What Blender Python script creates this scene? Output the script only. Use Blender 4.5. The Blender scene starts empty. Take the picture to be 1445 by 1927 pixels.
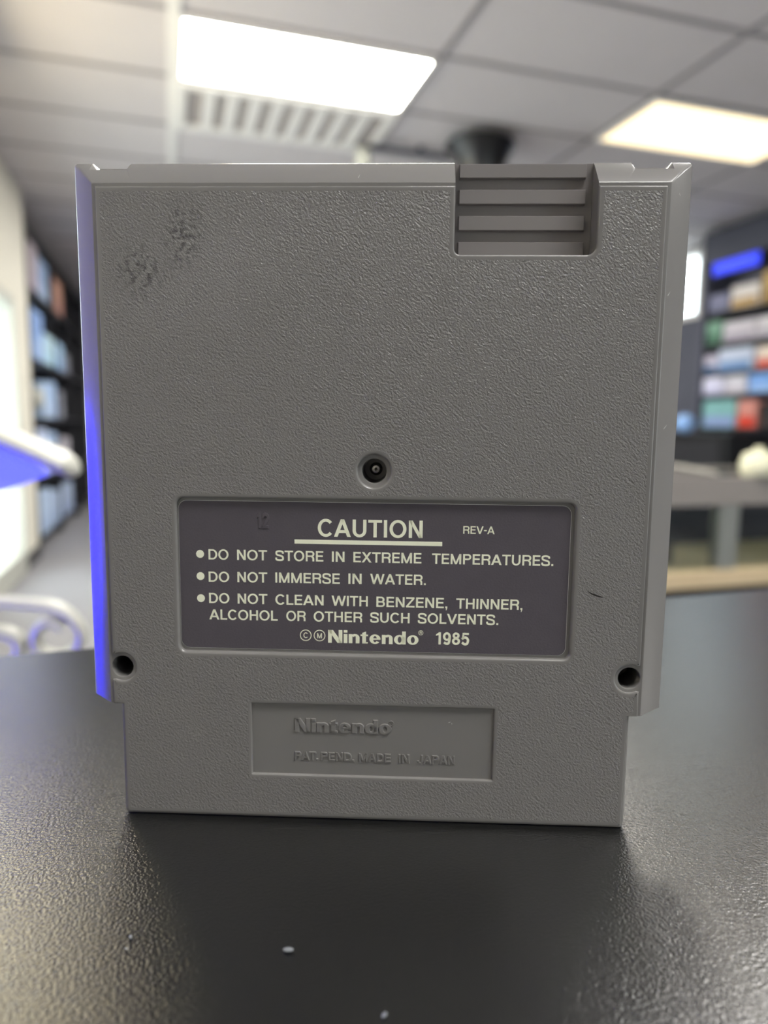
import bpy, bmesh, math, random
from math import sin, cos, pi, radians
from mathutils import Vector, Matrix
from mathutils.geometry import delaunay_2d_cdt

random.seed(7)
SC = bpy.context.scene
COL = SC.collection

# ------------------------------------------------------------------ camera, light, exposure
CAM_Z = 1.0827
YAW, PITCH, ROLL = radians(17.069), radians(7.0276), radians(0.6492)
fw = Vector((sin(YAW) * cos(PITCH), cos(YAW) * cos(PITCH), -sin(PITCH)))
rt = Vector((cos(YAW), -sin(YAW), 0))
upv = rt.cross(fw)
r2 = rt * cos(ROLL) + upv * sin(ROLL)
u2 = upv * cos(ROLL) - rt * sin(ROLL)
cam = bpy.data.cameras.new('camera')
cam.lens = 6.4
cam.sensor_fit = 'HORIZONTAL'
cam.sensor_width = 6.4 * 1445 / 1315.81
cam.clip_start = 0.01
cam.clip_end = 100
cam.dof.use_dof = True
cam.dof.focus_distance = 0.1385
cam.dof.aperture_fstop = 2.4
cam.dof.aperture_blades = 0
cam_ob = bpy.data.objects.new('camera', cam)
cam_ob.matrix_world = Matrix(((r2.x, u2.x, -fw.x, 0), (r2.y, u2.y, -fw.y, 0), (r2.z, u2.z, -fw.z, CAM_Z), (0, 0, 0, 1)))
COL.objects.link(cam_ob)
SC.camera = cam_ob

SC.view_settings.view_transform = 'Standard'
SC.view_settings.look = 'None'
SC.view_settings.gamma = 1.0
SC.view_settings.use_curve_mapping = False
SC.view_settings.exposure = 0.56
SC.cycles.use_denoising = True
SC.cycles.max_bounces = 10
SC.cycles.diffuse_bounces = 6

world = bpy.data.worlds.new('daylight_outside')
world.use_nodes = True
SC.world = world
bg = world.node_tree.nodes['Background']
bg.inputs[0].default_value = (0.92, 0.965, 1.0, 1)
bg.inputs[1].default_value = 5.5

LAMP_COOL = ((1.0, 1.0, 0.91), 18.0)       # troffers with fresh tubes
LAMP_WARM = ((1.0, 0.83, 0.54), 1.15)      # the tired warm troffer
LAMP_BEHIND = ((1.0, 0.985, 0.95), 17.5)     # the same troffers behind the camera
LAMP_BACK = ((1.0, 0.965, 0.91), 20.0)
LAMP_WALL = ((1.0, 0.86, 0.56), 7.5)        # warm light box high on the left wall
LAMP_NEAR = ((1.0, 0.94, 0.80), 22.0)        # warm white troffer just above the view
BLUE_LED = ((0.0, 0.0, 1.0), 40.0)

# ------------------------------------------------------------------ materials
def srgb(r, g, b):
    f = lambda c: (c / 12.92) if c <= 0.04045 else ((c + 0.055) / 1.055) ** 2.4
    return (f(r / 255), f(g / 255), f(b / 255), 1)

def mat(name, col, rough=0.5, spec=0.5, metal=0.0, bump=None, var=None):
    m = bpy.data.materials.new(name)
    m.use_nodes = True
    nt = m.node_tree
    b = nt.nodes['Principled BSDF']
    b.inputs['Base Color'].default_value = col
    b.inputs['Roughness'].default_value = rough
    b.inputs['Metallic'].default_value = metal
    b.inputs['Specular IOR Level'].default_value = spec
    if bump or var:
        tc = nt.nodes.new('ShaderNodeTexCoord')
    if bump:                                    # (scale, detail, distance)
        n = nt.nodes.new('ShaderNodeTexNoise')
        n.inputs['Scale'].default_value = bump[0]
        n.inputs['Detail'].default_value = bump[1]
        nt.links.new(tc.outputs['Object'], n.inputs['Vector'])
        bp = nt.nodes.new('ShaderNodeBump')
        bp.inputs['Strength'].default_value = 1.0
        bp.inputs['Distance'].default_value = bump[2]
        nt.links.new(n.outputs['Fac'], bp.inputs['Height'])
        nt.links.new(bp.outputs[0], b.inputs['Normal'])
    if var:                                     # (scale, second colour)
        n = nt.nodes.new('ShaderNodeTexNoise')
        n.inputs['Scale'].default_value = var[0]
        n.inputs['Detail'].default_value = 3
        nt.links.new(tc.outputs['Object'], n.inputs['Vector'])
        mx = nt.nodes.new('ShaderNodeMix')
        mx.data_type = 'RGBA'
        mx.inputs['A'].default_value = col
        mx.inputs['B'].default_value = var[1]
        nt.links.new(n.outputs['Fac'], mx.inputs['Factor'])
        nt.links.new(mx.outputs['Result'], b.inputs['Base Color'])
    return m

def emis(name, col, strength):
    m = bpy.data.materials.new(name)
    m.use_nodes = True
    b = m.node_tree.nodes['Principled BSDF']
    b.inputs['Base Color'].default_value = (col[0] * .8, col[1] * .8, col[2] * .8, 1)
    b.inputs['Emission Color'].default_value = (*col[:3], 1)
    b.inputs['Emission Strength'].default_value = strength
    return m

def math_node(nt, op, a=None, b=None, clamp=False):
    n = nt.nodes.new('ShaderNodeMath')
    n.operation = op
    n.use_clamp = clamp
    for i, v in enumerate((a, b)):
        if v is None:
            continue
        if isinstance(v, (int, float)):
            n.inputs[i].default_value = v
        else:
            nt.links.new(v, n.inputs[i])
    return n.outputs[0]

CART_GREY = srgb(124, 122, 119)

def textured_plastic():
    """spark-eroded grain of the panel, with its grime marks"""
    m = mat('grained_grey_plastic', CART_GREY, 0.25, 0.5)
    nt = m.node_tree
    b = nt.nodes['Principled BSDF']
    tc = nt.nodes.new('ShaderNodeTexCoord')
    mp = nt.nodes.new('ShaderNodeMapping')
    mp.vector_type = 'TEXTURE'
    mp.inputs['Rotation'].default_value = (0, radians(42), 0)
    mp.inputs['Scale'].default_value = (1.0, 1.0, 0.68)
    nt.links.new(tc.outputs['Object'], mp.inputs['Vector'])
    hs = []
    for sc, det, w in ((1600, 2.0, 1.0), (3600, 2.0, 0.5)):
        n = nt.nodes.new('ShaderNodeTexNoise')
        n.inputs['Scale'].default_value = sc
        n.inputs['Detail'].default_value = det
        n.inputs['Distortion'].default_value = 0.15
        nt.links.new(mp.outputs[0], n.inputs['Vector'])
        hs.append(math_node(nt, 'MULTIPLY', n.outputs['Fac'], w))
    h = math_node(nt, 'ADD', hs[0], hs[1])
    bp = nt.nodes.new('ShaderNodeBump')
    bp.inputs['Strength'].default_value = 1.0
    bp.inputs['Distance'].default_value = 0.00024
    nt.links.new(h, bp.inputs['Height'])
    nt.links.new(bp.outputs[0], b.inputs['Normal'])
    # dark grime caught in the grain in two patches near the upper corner, and a pale rubbed band beside it
    def blob(cx, cz, rx, rz, rot=0.0):
        q = nt.nodes.new('ShaderNodeMapping')
        q.vector_type = 'TEXTURE'
        q.inputs['Location'].default_value = (cx, 0, cz)
        q.inputs['Rotation'].default_value = (0, rot, 0)
        q.inputs['Scale'].default_value = (rx, 1, rz)
        nt.links.new(tc.outputs['Object'], q.inputs['Vector'])
        l = nt.nodes.new('ShaderNodeVectorMath')
        l.operation = 'LENGTH'
        nt.links.new(q.outputs[0], l.inputs[0])
        return math_node(nt, 'SUBTRACT', 1.0, l.outputs['Value'], True)
    g = math_node(nt, 'MAXIMUM', blob(-.0371, .1185, .0048, .0085, .25), blob(-.0458, .1120, .0065, .0060, .6))
    n = nt.nodes.new('ShaderNodeTexNoise')
    n.inputs['Scale'].default_value = 900
    n.inputs['Detail'].default_value = 3
    nt.links.new(tc.outputs['Object'], n.inputs['Vector'])
    sp = math_node(nt, 'MULTIPLY', math_node(nt, 'SUBTRACT', n.outputs['Fac'], 0.47), 7.0, True)
    grime = math_node(nt, 'MULTIPLY', math_node(nt, 'MULTIPLY', g, 1.5, True), sp, True)
    pale = math_node(nt, 'MULTIPLY', blob(-.032, .112, .030, .013, -.5), 0.20)
    m1 = nt.nodes.new('ShaderNodeMix'); m1.data_type = 'RGBA'
    m1.inputs['A'].default_value = CART_GREY
    m1.inputs['B'].default_value = srgb(150, 147, 147)
    nt.links.new(pale, m1.inputs['Factor'])
    m2 = nt.nodes.new('ShaderNodeMix'); m2.data_type = 'RGBA'
    nt.links.new(m1.outputs['Result'], m2.inputs['A'])
    m2.inputs['B'].default_value = srgb(38, 38, 42)
    nt.links.new(math_node(nt, 'MULTIPLY', grime, .58), m2.inputs['Factor'])
    nt.links.new(m2.outputs['Result'], b.inputs['Base Color'])
    return m

M = {}
M['grain'] = textured_plastic()
M['smooth'] = mat('smooth_grey_plastic', CART_GREY, 0.25, 0.5, bump=(900, 2, 0.000008))
M['groove'] = mat('lit_grip_plastic', srgb(132, 127, 126), 0.45, 0.4, bump=(900, 2, 0.00001))  # shell grey lightened to stand in for overhead light on the ribs
M['hole'] = mat('shaded_hole_plastic', srgb(70, 69, 67), 0.5, 0.4)  # shell grey darkened: shade deep in the screw wells put into the colour
M['screw'] = mat('steel_screw', (0.55, 0.53, 0.5, 1), 0.25, 0.5, 1.0)
M['label'] = mat('charcoal_label_paper', srgb(89, 84, 90), 0.5, 0.35, bump=(2500, 2, 0.00004), var=(300, srgb(83, 78, 84)))
M['label_edge'] = mat('white_label_edge', srgb(215, 215, 210), 0.6)
M['ink'] = mat('cream_ink', srgb(246, 247, 222), 0.55, 0.3)
M['scuff'] = mat('black_scuff', srgb(40, 38, 36), 0.7, 0.2)
M['nick'] = mat('pale_nick', srgb(205, 205, 198), 0.5)
M['counter'] = mat('black_laminate', srgb(12, 12.5, 12.5), 0.24, 0.5, bump=(1700, 2, 0.00012))
M['counter'].node_tree.nodes['Principled BSDF'].inputs['IOR'].default_value = 2.2
M['lint'] = mat('lint', srgb(128, 131, 134), 0.9, 0.1)
M['tile'] = mat('ceiling_tile', srgb(204, 199, 199), 0.95, 0.1, bump=(60, 3, 0.002), var=(4, srgb(198, 193, 193)))
M['tbar'] = mat('grid_bar', srgb(140, 136, 137), 0.6, 0.3)
M['white'] = mat('white_paint', srgb(232, 230, 226), 0.5, 0.4, var=(3, srgb(226, 224, 220)))
M['wall'] = mat('cream_wall', srgb(222, 218, 204), 0.8, 0.2, bump=(150, 2, 0.0008), var=(3, srgb(216, 212, 198)))
M['wall_grey'] = mat('grey_wall', srgb(150, 150, 156), 0.8, 0.2, bump=(150, 2, 0.0008), var=(3, srgb(144, 144, 150)))
M['wall_dark'] = mat('slate_wall', srgb(82, 84, 94), 0.7, 0.3, bump=(150, 2, 0.0008), var=(3, srgb(76, 78, 88)))
M['carpet'] = mat('grey_floor', srgb(134, 133, 137), 0.6, 0.3, bump=(200, 3, 0.001), var=(6, srgb(127, 126, 130)))
M['shelf'] = mat('black_shelf', srgb(34, 34, 38), 0.5, 0.4, var=(20, srgb(30, 30, 34)))
M['shelf_grey'] = mat('slate_shelf', srgb(104, 105, 120), 0.5, 0.4, var=(20, srgb(68, 71, 84)))
M['black'] = mat('black_plastic', srgb(14, 14, 15), 0.35, 0.5, var=(20, srgb(18, 18, 19)))
M['smoke'] = mat('smoked_lens', srgb(60, 64, 60), 0.12, 0.6)
M['tan'] = mat('tan_wood', srgb(196, 178, 146), 0.5, 0.4, var=(25, srgb(176, 156, 122)))
M['alu'] = mat('dull_aluminium', srgb(150, 152, 146), 0.4, 0.5, 0.6, var=(20, srgb(140, 142, 136)))
M['cream'] = mat('cream_ceramic', srgb(206, 204, 178), 0.4, 0.5, var=(20, srgb(196, 194, 168)))
M['stand'] = mat('white_enamel', srgb(182, 182, 172), 0.4, 0.5, var=(20, srgb(174, 174, 164)))
M['lamp_cool'] = emis('cool_diffuser', *LAMP_COOL)
M['lamp_warm'] = emis('warm_diffuser', *LAMP_WARM)
M['lamp_behind'] = emis('white_diffuser', *LAMP_BEHIND)
M['lamp_wall'] = emis('wall_light_diffuser', *LAMP_WALL)
M['lamp_near'] = emis('warm_white_diffuser', *LAMP_NEAR)
M['lamp_back'] = emis('back_diffuser', *LAMP_BACK)
M['blue_led'] = emis('blue_led_panel', *BLUE_LED)
M['blue_glow'] = emis('blue_lit_acrylic', (0.15, 0.17, 1.0), 0.75)
M['blue_sign'] = emis('blue_sign_face', (0.002, 0.035, 1.0), 0.62)

def glass(name, tint, refl=0.08):
    m = bpy.data.materials.new(name)
    m.use_nodes = True
    nt = m.node_tree
    nt.nodes.remove(nt.nodes['Principled BSDF'])
    out = nt.nodes['Material Output']
    t = nt.nodes.new('ShaderNodeBsdfTransparent')
    t.inputs[0].default_value = tint
    g = nt.nodes.new('ShaderNodeBsdfGlossy')
    g.inputs['Roughness'].default_value = 0.05
    mx = nt.nodes.new('ShaderNodeMixShader')
    mx.inputs[0].default_value = refl
    nt.links.new(t.outputs[0], mx.inputs[1])
    nt.links.new(g.outputs[0], mx.inputs[2])
    nt.links.new(mx.outputs[0], out.inputs['Surface'])
    return m
M['glass'] = glass('window_glass', (0.93, 0.97, 0.97, 1))
M['case_glass'] = glass('showcase_glass', (0.80, 0.83, 0.80, 1), 0.16)

_colours = {}
def paint(r, g, b, rough=0.45):
    k = (r, g, b)
    if k not in _colours:
        _colours[k] = mat('print_%d_%d_%d' % k, srgb(r, g, b), rough, 0.4, var=(40, srgb(int(r * .93), int(g * .93), int(b * .93))))
    return _colours[k]

# ------------------------------------------------------------------ mesh helpers
class MB:
    """collects geometry (with material slots) that becomes ONE mesh object"""
    def __init__(self):
        self.v, self.f, self.mi, self.mats = [], [], [], []
        self.slot = 0
    def use(self, m):
        if m not in self.mats:
            self.mats.append(m)
        self.slot = self.mats.index(m)
        return self
    def add(self, verts, faces):
        b = len(self.v)
        self.v += [tuple(p) for p in verts]
        for f in faces:
            self.f.append([b + i for i in f])
            self.mi.append(self.slot)
    def box(self, x0, x1, y0, y1, z0, z1, mtx=None):
        vs = [(x, y, z) for z in (z0, z1) for y in (y0, y1) for x in (x0, x1)]
        if mtx:
            vs = [mtx @ Vector(p) for p in vs]
        self.add(vs, [(0, 2, 3, 1), (4, 5, 7, 6), (0, 1, 5, 4), (2, 6, 7, 3), (0, 4, 6, 2), (1, 3, 7, 5)])
    def rbox(self, x0, x1, y0, y1, z0, z1, r, mtx=None):
        """box with chamfered edges"""
        bm = bmesh.new()
        bmesh.ops.create_cube(bm, size=1.0)
        for q in bm.verts:
            q.co = Vector(((x0 + x1) / 2 + q.co.x * (x1 - x0), (y0 + y1) / 2 + q.co.y * (y1 - y0), (z0 + z1) / 2 + q.co.z * (z1 - z0)))
        bmesh.ops.bevel(bm, geom=list(bm.edges), offset=r, segments=2, profile=0.5, affect='EDGES')
        bm.verts.index_update()
        vs = [(mtx @ q.co) if mtx else q.co.copy() for q in bm.verts]
        self.add(vs, [[q.index for q in f.verts] for f in bm.faces])
        bm.free()
    def stack(self, loops, closed=True, flip=False):
        n = len(loops[0])
        vs = [p for l in loops for p in l]
        fs = []
        for k in range(len(loops) - 1):
            for i in range(n if closed else n - 1):
                j = (i + 1) % n
                q = (k * n + i, k * n + j, (k + 1) * n + j, (k + 1) * n + i)
                fs.append(q[::-1] if flip else q)
        self.add(vs, fs)
    def lathe(self, prof, c=(0, 0, 0), n=40, cap0=True, cap1=True):
        """prof: (r, z) from first to last ring, around a vertical axis"""
        loops = [[(c[0] + r * cos(2 * pi * i / n), c[1] + r * sin(2 * pi * i / n), c[2] + z) for i in range(n)] for r, z in prof]
        self.stack(loops)
        if cap0:
            self.add(loops[0], [list(range(n))[::-1]])
        if cap1:
            self.add(loops[-1], [list(range(n))])
    def tube(self, pts, rx, ry=None, n=12, cap=True):
        """elliptical tube along 3-D points; rx sideways, ry upward"""
        ry = ry or rx
        pts = [Vector(p) for p in pts]
        loops = []
        for i, p in enumerate(pts):
            t = (pts[min(i + 1, len(pts) - 1)] - pts[max(i - 1, 0)]).normalized()
            side = Vector((0, 1, 0)) if abs(t.y) < 0.9 else Vector((1, 0, 0))
            a = (side - t * side.dot(t)).normalized()
            b = t.cross(a)
            loops.append([p + a * rx * cos(2 * pi * k / n) + b * ry * sin(2 * pi * k / n) for k in range(n)])
        self.stack(loops)
        if cap:
            self.add(loops[0], [list(range(n))[::-1]])
            self.add(loops[-1], [list(range(n))])
    def build(self, name, parent=None, smooth=None, loc=None, weld=1e-6, recalc=True):
        me = bpy.data.meshes.new(name)
        me.from_pydata(self.v, [], self.f)
        for m in self.mats:
            me.materials.append(m)
        me.polygons.foreach_set('material_index', self.mi)
        if weld:
            bm = bmesh.new()
            bm.from_mesh(me)
            bmesh.ops.remove_doubles(bm, verts=bm.verts, dist=weld)
            bmesh.ops.dissolve_degenerate(bm, edges=bm.edges, dist=weld * .5)
            if recalc:
                bmesh.ops.recalc_face_normals(bm, faces=bm.faces)
            bm.to_mesh(me)
            bm.free()
        if smooth:
            me.polygons.foreach_set('use_smooth', [True] * len(me.polygons))
            me.set_sharp_from_angle(angle=radians(smooth))
        o = bpy.data.objects.new(name, me)
        COL.objects.link(o)
        if parent:
            o.parent = parent
        if loc:
            o.location = loc
        return o

def tag(o, label=None, cat=None, group=None, kind=None):
    if label: o['label'] = label
    if cat: o['category'] = cat
    if group: o['group'] = group
    if kind: o['kind'] = kind
    return o

def thing(name, label, cat, loc=(0, 0, 0), rz=0.0, group=None):
    o = bpy.data.objects.new(name, None)
    o.empty_display_size = 0.02
    o.location = loc
    o.rotation_euler = (0, 0, rz)
    COL.objects.link(o)
    return tag(o, label, cat, group)

def struct(o):
    o['kind'] = 'structure'
    return o

# ------------------------------------------------------------------ the room
XL, XR, YB, YF, ZC = -1.03, 4.95, -4.0, 10.6, CAM_Z + 1.757
T = 0.12
b = MB().use(M['carpet']); b.box(XL - .42, XR + T, YB - T, YF + T, -0.1, 0); struct(b.build('floor'))
b = MB().use(M['tile']); b.box(XL - .42, XR + T, YB - T, YF + T, ZC, ZC + 0.1); struct(b.build('ceiling'))
DY0, DY1, DZ = 4.35, 5.56, CAM_Z + 0.86
b = MB().use(M['wall'])
LY0, LY1, LZ0, LZ1 = 1.6, 4.2, .95, 2.02            # unseen shop window beside the door, added to brighten the counter
b.box(XL - .42, XL, YB, LY0, 0, ZC); b.box(XL - .42, XL, LY1, DY0, 0, ZC)
b.box(XL - .42, XL, LY0, LY1, 0, LZ0); b.box(XL - .42, XL, LY0, LY1, LZ1, ZC); b.box(XL - .42, XL, DY1, 6.16, 0, ZC); b.box(XL - .42, XL, DY0, DY1, DZ, ZC)
b.box(XL - .42, XL - .34, 6.16, YF, 0, ZC)
struct(b.build('wall_left'))
WY0, WY1, WZ0, WZ1 = 5.76, 6.8, CAM_Z + 1.08, CAM_Z + 1.73
b = MB().use(M['wall_dark'])
b.box(XR, XR + T, YB, WY0, 0, ZC); b.box(XR, XR + T, WY1, YF, 0, ZC)
b.box(XR, XR + T, WY0, WY1, 0, WZ0); b.box(XR, XR + T, WY0, WY1, WZ1, ZC)
struct(b.build('wall_right'))
b = MB().use(M['wall_grey']); b.box(XL - .42, XR + T, YF, YF + T, 0, ZC); struct(b.build('wall_back'))
SX0, SX1, SZ0, SZ1 = 2.6, 4.4, .55, 2.45       # unseen shop-front window behind the viewpoint, added to light cartridge and ceiling
b = MB().use(M['wall_grey'])
b.box(XL - .42, SX0, YB - T, YB, 0, ZC); b.box(SX1, XR + T, YB - T, YB, 0, ZC)
b.box(SX0, SX1, YB - T, YB, 0, SZ0); b.box(SX0, SX1, YB - T, YB, SZ1, ZC)
struct(b.build('wall_front'))
b = MB().use(M['white'])
for x in (SX0, (SX0 + SX1) / 2 - .03, SX1 - .06):
    b.box(x, x + .06, YB - .10, YB + .02, SZ0, SZ1)
b.box(SX0 + .06, SX1 - .06, YB - .10, YB + .02, SZ0, SZ0 + .06); b.box(SX0 + .06, SX1 - .06, YB - .10, YB + .02, SZ1 - .06, SZ1)
w = struct(b.build('added_window_2'))
b = MB().use(M['glass']); b.box(SX0 + .06, SX1 - .06, YB - .05, YB - .045, SZ0 + .06, SZ1 - .06); b.build('glass_pane', w)

# ceiling grid: cells 1.219 x 0.61 m
GX0, GY0, CX, CY = 0.072, 3.348, 1.2192, 0.6096
b = MB().use(M['tbar'])
k = -1
while GX0 + k * CX < XR:
    x = GX0 + k * CX
    if x > XL:
        if k == 0:
            b.use(M['white'])
            b.box(x - .034, x + .022, YB, YF, ZC - .012, ZC - .0004)
            b.use(M['tbar'])
        else:
            b.box(x - .014, x + .014, YB, YF, ZC - .006, ZC - .0004)
    k += 1
for k in range(-12, 13):
    y = GY0 + k * CY
    if YB < y < YF:
        b.box(XL, XR, y - .014, y + .014, ZC - .005, ZC - .0004)
struct(b.build('trim_1'))

# door in the left wall, blown out by daylight
b = MB().use(M['stand'])
b.box(XL - .09, XL + .02, DY0, DY0 + .07, 0, DZ); b.box(XL - .09, XL + .02, DY1 - .07, DY1, 0, DZ)
b.box(XL - .09, XL + .02, DY0 + .07, DY1 - .07, DZ - .07, DZ); b.box(XL - .09, XL + .02, DY0 + .07, DY1 - .07, 0.0, .16)
d = struct(b.build('door_1'))
b = MB().use(M['glass']); b.box(XL - .05, XL - .045, DY0 + .07, DY1 - .07, .16, DZ - .07); b.build('glass_pane', d)
b = MB().use(M['alu']); b.tube([(XL + .06, DY0 + .16, .85), (XL + .06, DY0 + .16, 1.2)], .012)
b.tube([(XL + .02, DY0 + .16, .9), (XL + .06, DY0 + .16, .9)], .008); b.tube([(XL + .02, DY0 + .16, 1.15), (XL + .06, DY0 + .16, 1.15)], .008)
b.build('push_handle', d, smooth=40)
b = MB().use(M['stand'])
for y in (LY0, (LY0 + LY1) / 2 - .03, LY1 - .06):
    b.box(XL - .09, XL + .02, y, y + .06, LZ0, LZ1)
b.box(XL - .09, XL + .02, LY0 + .06, LY1 - .06, LZ0, LZ0 + .06); b.box(XL - .09, XL + .02, LY0 + .06, LY1 - .06, LZ1 - .06, LZ1)
w = struct(b.build('added_window_3'))
b = MB().use(M['glass']); b.box(XL - .05, XL - .045, LY0 + .06, LY1 - .06, LZ0 + .06, LZ1 - .06); b.build('glass_pane', w)
# bright window high on the right wall
b = MB().use(M['white'])
b.box(XR - .02, XR + .1, WY0, WY0 + .05, WZ0, WZ1); b.box(XR - .02, XR + .1, WY1 - .05, WY1, WZ0, WZ1)
b.box(XR - .02, XR + .1, WY0 + .05, WY1 - .05, WZ0, WZ0 + .05); b.box(XR - .02, XR + .1, WY0 + .05, WY1 - .05, WZ1 - .05, WZ1)
w = struct(b.build('window_1'))
b = MB().use(M['glass']); b.box(XR + .05, XR + .055, WY0 + .05, WY1 - .05, WZ0 + .05, WZ1 - .05); b.build('glass_pane', w)
b = MB().use(M['shelf']); b.box(XL, XL + .015, DY1, 6.16, 0, .1); b.box(XL, XL + .015, YB, DY0, 0, .1); struct(b.build('baseboard_left'))

# ------------------------------------------------------------------ ceiling fittings
def troffer(i, j, lamp, label, group=None, name='ceiling_light'):
    x0, y0 = GX0 + i * CX, GY0 + j * CY
    t = thing(name, label, 'light', (x0 + CX / 2, y0 + CY / 2, ZC), 0, group)
    hx, hy = CX / 2 - .012, CY / 2 - .012
    b = MB().use(M['white'])
    fr = .024
    b.box(-hx, hx, -hy, -hy + fr, -.022, -.007); b.box(-hx, hx, hy - fr, hy, -.022, -.007)
    b.box(-hx, -hx + fr, -hy + fr, hy - fr, -.022, -.007); b.box(hx - fr, hx, -hy + fr, hy - fr, -.022, -.007)
    b.build('frame', t)
    b = MB().use(M[lamp]); b.box(-hx + fr, hx - fr, -hy + fr, hy - fr, -.017, -.008); b.build('diffuser', t)
    return t

troffer(0, 0, 'lamp_cool', 'bright white ceiling light panel beside the louvred fitting')
troffer(2, 0, 'lamp_warm', 'dim warm yellow ceiling light panel')
for i, j in ((0, -7), (2, -7)):
    troffer(i, j, 'lamp_behind', 'white ceiling light panel behind the viewpoint', 'ceiling lights behind the viewpoint')
troffer(1, -4, 'lamp_back', 'white ceiling light panel high above the counter end')
for i, j in ((2, 4), (0, 4), (0, 8)):  # out of view, added to brighten the left rack and the back
    troffer(i, j, 'lamp_back', 'added unseen ceiling light panel at the back of the shop', 'added ceiling lights at the back of the shop')
troffer(0, -2, 'lamp_near', 'warm white ceiling light panel above the counter')
t = thing('wall_light', 'warm light box on the left wall above the shop window', 'light', (XL + .001, 3.2, 2.12))
m = MB().use(M['white']); m.rbox(0, .05, -.72, .72, 0, .40, .006); m.rbox(0, .22, -.74, .74, .402, .43, .006); m.build('housing', t)  # projecting hood is added, out of view, to shield the ceiling from this light
m = MB().use(M['lamp_wall']); m.rbox(.051, .062, -.70, .70, .02, .38, .004); m.build('diffuser', t)
# unlit louvred fitting in the next cell
x0, y0 = GX0, GY0 + CY
t = thing('louvre_fitting', 'unlit ceiling fitting with white louvre blades next to the bright light panel', 'ceiling fitting', (x0 + CX / 2, y0 + CY / 2, ZC))
hx, hy = CX / 2 - .012, CY / 2 - .012
b = MB().use(M['white'])
b.box(-hx, hx, -hy, -hy + .05, -.032, -.007); b.box(-hx, hx, hy - .07, hy, -.032, -.007)
b.box(-hx, -hx + .05, -hy + .05, hy - .07, -.032, -.007); b.box(hx - .05, hx, -hy + .05, hy - .07, -.032, -.007)
b.build('frame', t)
b = MB().use(M['tbar']); b.use(mat('grey_recess', srgb(158, 151, 147), .7)); b.box(-hx + .05, hx - .05, -hy + .05, hy - .07, -.014, -.008); b.build('recess', t)
for k in range(8):
    x = -hx + .05 + (2 * hx - .1) * (k + 1) / 9
    b = MB().use(M['white']); b.box(x - .032, x + .032, -hy + .05, hy - .07, -.031, -.0145); b.build('blade', t)

# track with one white spot, and the black flared lamp
t = thing('track_light', 'dark ceiling track with a small white spot lamp at its end', 'light', (1.5, 4.40, ZC))
b = MB().use(M['wall_dark']); b.box(-.26, .36, -.018, .018, -.062, -.036); b.box(.05, .08, -.015, .015, -.036, -.006); b.box(.28, .31, -.015, .015, -.036, -.006); b.build('track', t)
b = MB().use(M['stand']); b.lathe([(.02, -.05), (.028, -.06), (.045, -.11), (.05, -.17), (.046, -.175)], (-.31, 0, 0), 24); b.build('spot_lamp', t, smooth=40)
b = MB().use(M['wall_dark']); b.box(-.335, -.26, -.012, .012, -.058, -.040); b.build('bracket', t)
t = thing('flared_lamp', 'black flared ceiling lamp seen above the cartridge', 'lamp', (1.86, 4.15, ZC))
b = MB().use(M['black']); b.lathe([(.10, -.006), (.10, -.03), (.205, -.045), (.218, -.065), (.205, -.085), (.17, -.14), (.14, -.24), (.135, -.34), (.12, -.36)], n=48, cap1=False)
b.build('shade', t, smooth=40)
b = MB().use(M['smoke']); b.lathe([(.118, -.35), (.10, -.40), (.06, -.43), (.01, -.44)], n=32); b.build('lens', t, smooth=50)

# ------------------------------------------------------------------ counter
CTOP = 1.0
cyaw = radians(2.4)
t = thing('counter', 'black textured laminate counter the cartridge stands on', 'counter', (0, .2745, 0), cyaw)
b = MB().use(M['counter']); b.rbox(-.95, 1.6, -.75, 0, CTOP - .035, CTOP, .003); b.build('worktop', t, smooth=40)
b = MB().use(M['shelf']); b.box(-.92, 1.57, -.70, -.03, .08, CTOP - .035); b.build('cabinet_body', t)
b = MB().use(M['black']); b.box(-.90, 1.55, -.66, -.07, 0, .08); b.build('plinth', t)

# ------------------------------------------------------------------ the cartridge
S = 0.001
TH = radians(19.1447)
P0 = Vector((sin(TH) * .138 + cos(TH) * -.007, cos(TH) * .138 - sin(TH) * -.007, CTOP))
cart = thing('game_cartridge', 'grey plastic game cartridge standing upright on the black counter, back label facing out', 'game cartridge', P0, -TH)

def P3(pts, d):
    """(x, z) in mm at depth d mm behind the panel -> local metres"""
    return [(x * S, d * S, z * S) for x, z in pts]
def arc(cx, cz, r, a0, a1, n):
    return [(cx + r * cos(radians(a0 + (a1 - a0) * i / n)), cz + r * sin(radians(a0 + (a1 - a0) * i / n))) for i in range(n + 1)]
def rrect(x0, x1, z0, z1, r, n=6):
    return arc(x1 - r, z0 + r, r, -90, 0, n) + arc(x1 - r, z1 - r, r, 0, 90, n) + arc(x0 + r, z1 - r, r, 90, 180, n) + arc(x0 + r, z0 + r, r, 180, 270, n)
def circle(cx, cz, r, n=48):
    return [(cx + r * cos(2 * pi * i / n), cz + r * sin(2 * pi * i / n)) for i in range(n)]
def inset(poly, o):
    """move every edge of a counter-clockwise polygon inwards by o"""
    n = len(poly)
    out = []
    for i in range(n):
        p0, p1, p2 = Vector(poly[i - 1]), Vector(poly[i]), Vector(poly[(i + 1) % n])
        a, c = (p1 - p0), (p2 - p1)
        if a.length < 1e-9: a = c
        if c.length < 1e-9: c = a
        a.normalize(); c.normalize()
        n1, n2 = Vector((-a.y, a.x)), Vector((-c.y, c.x))
        den = max(1 + n1.dot(n2), 0.25)
        q = p1 + (n1 + n2) * (o / den)
        out.append((q.x, q.y))
    return out
def inside(p, poly):
    x, y = p
    c = False
    n = len(poly)
    for i in range(n):
        (x0, y0), (x1, y1) = poly[i - 1], poly[i]
        if (y0 > y) != (y1 > y) and x < (x1 - x0) * (y - y0) / (y1 - y0) + x0:
            c = not c
    return c
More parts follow.
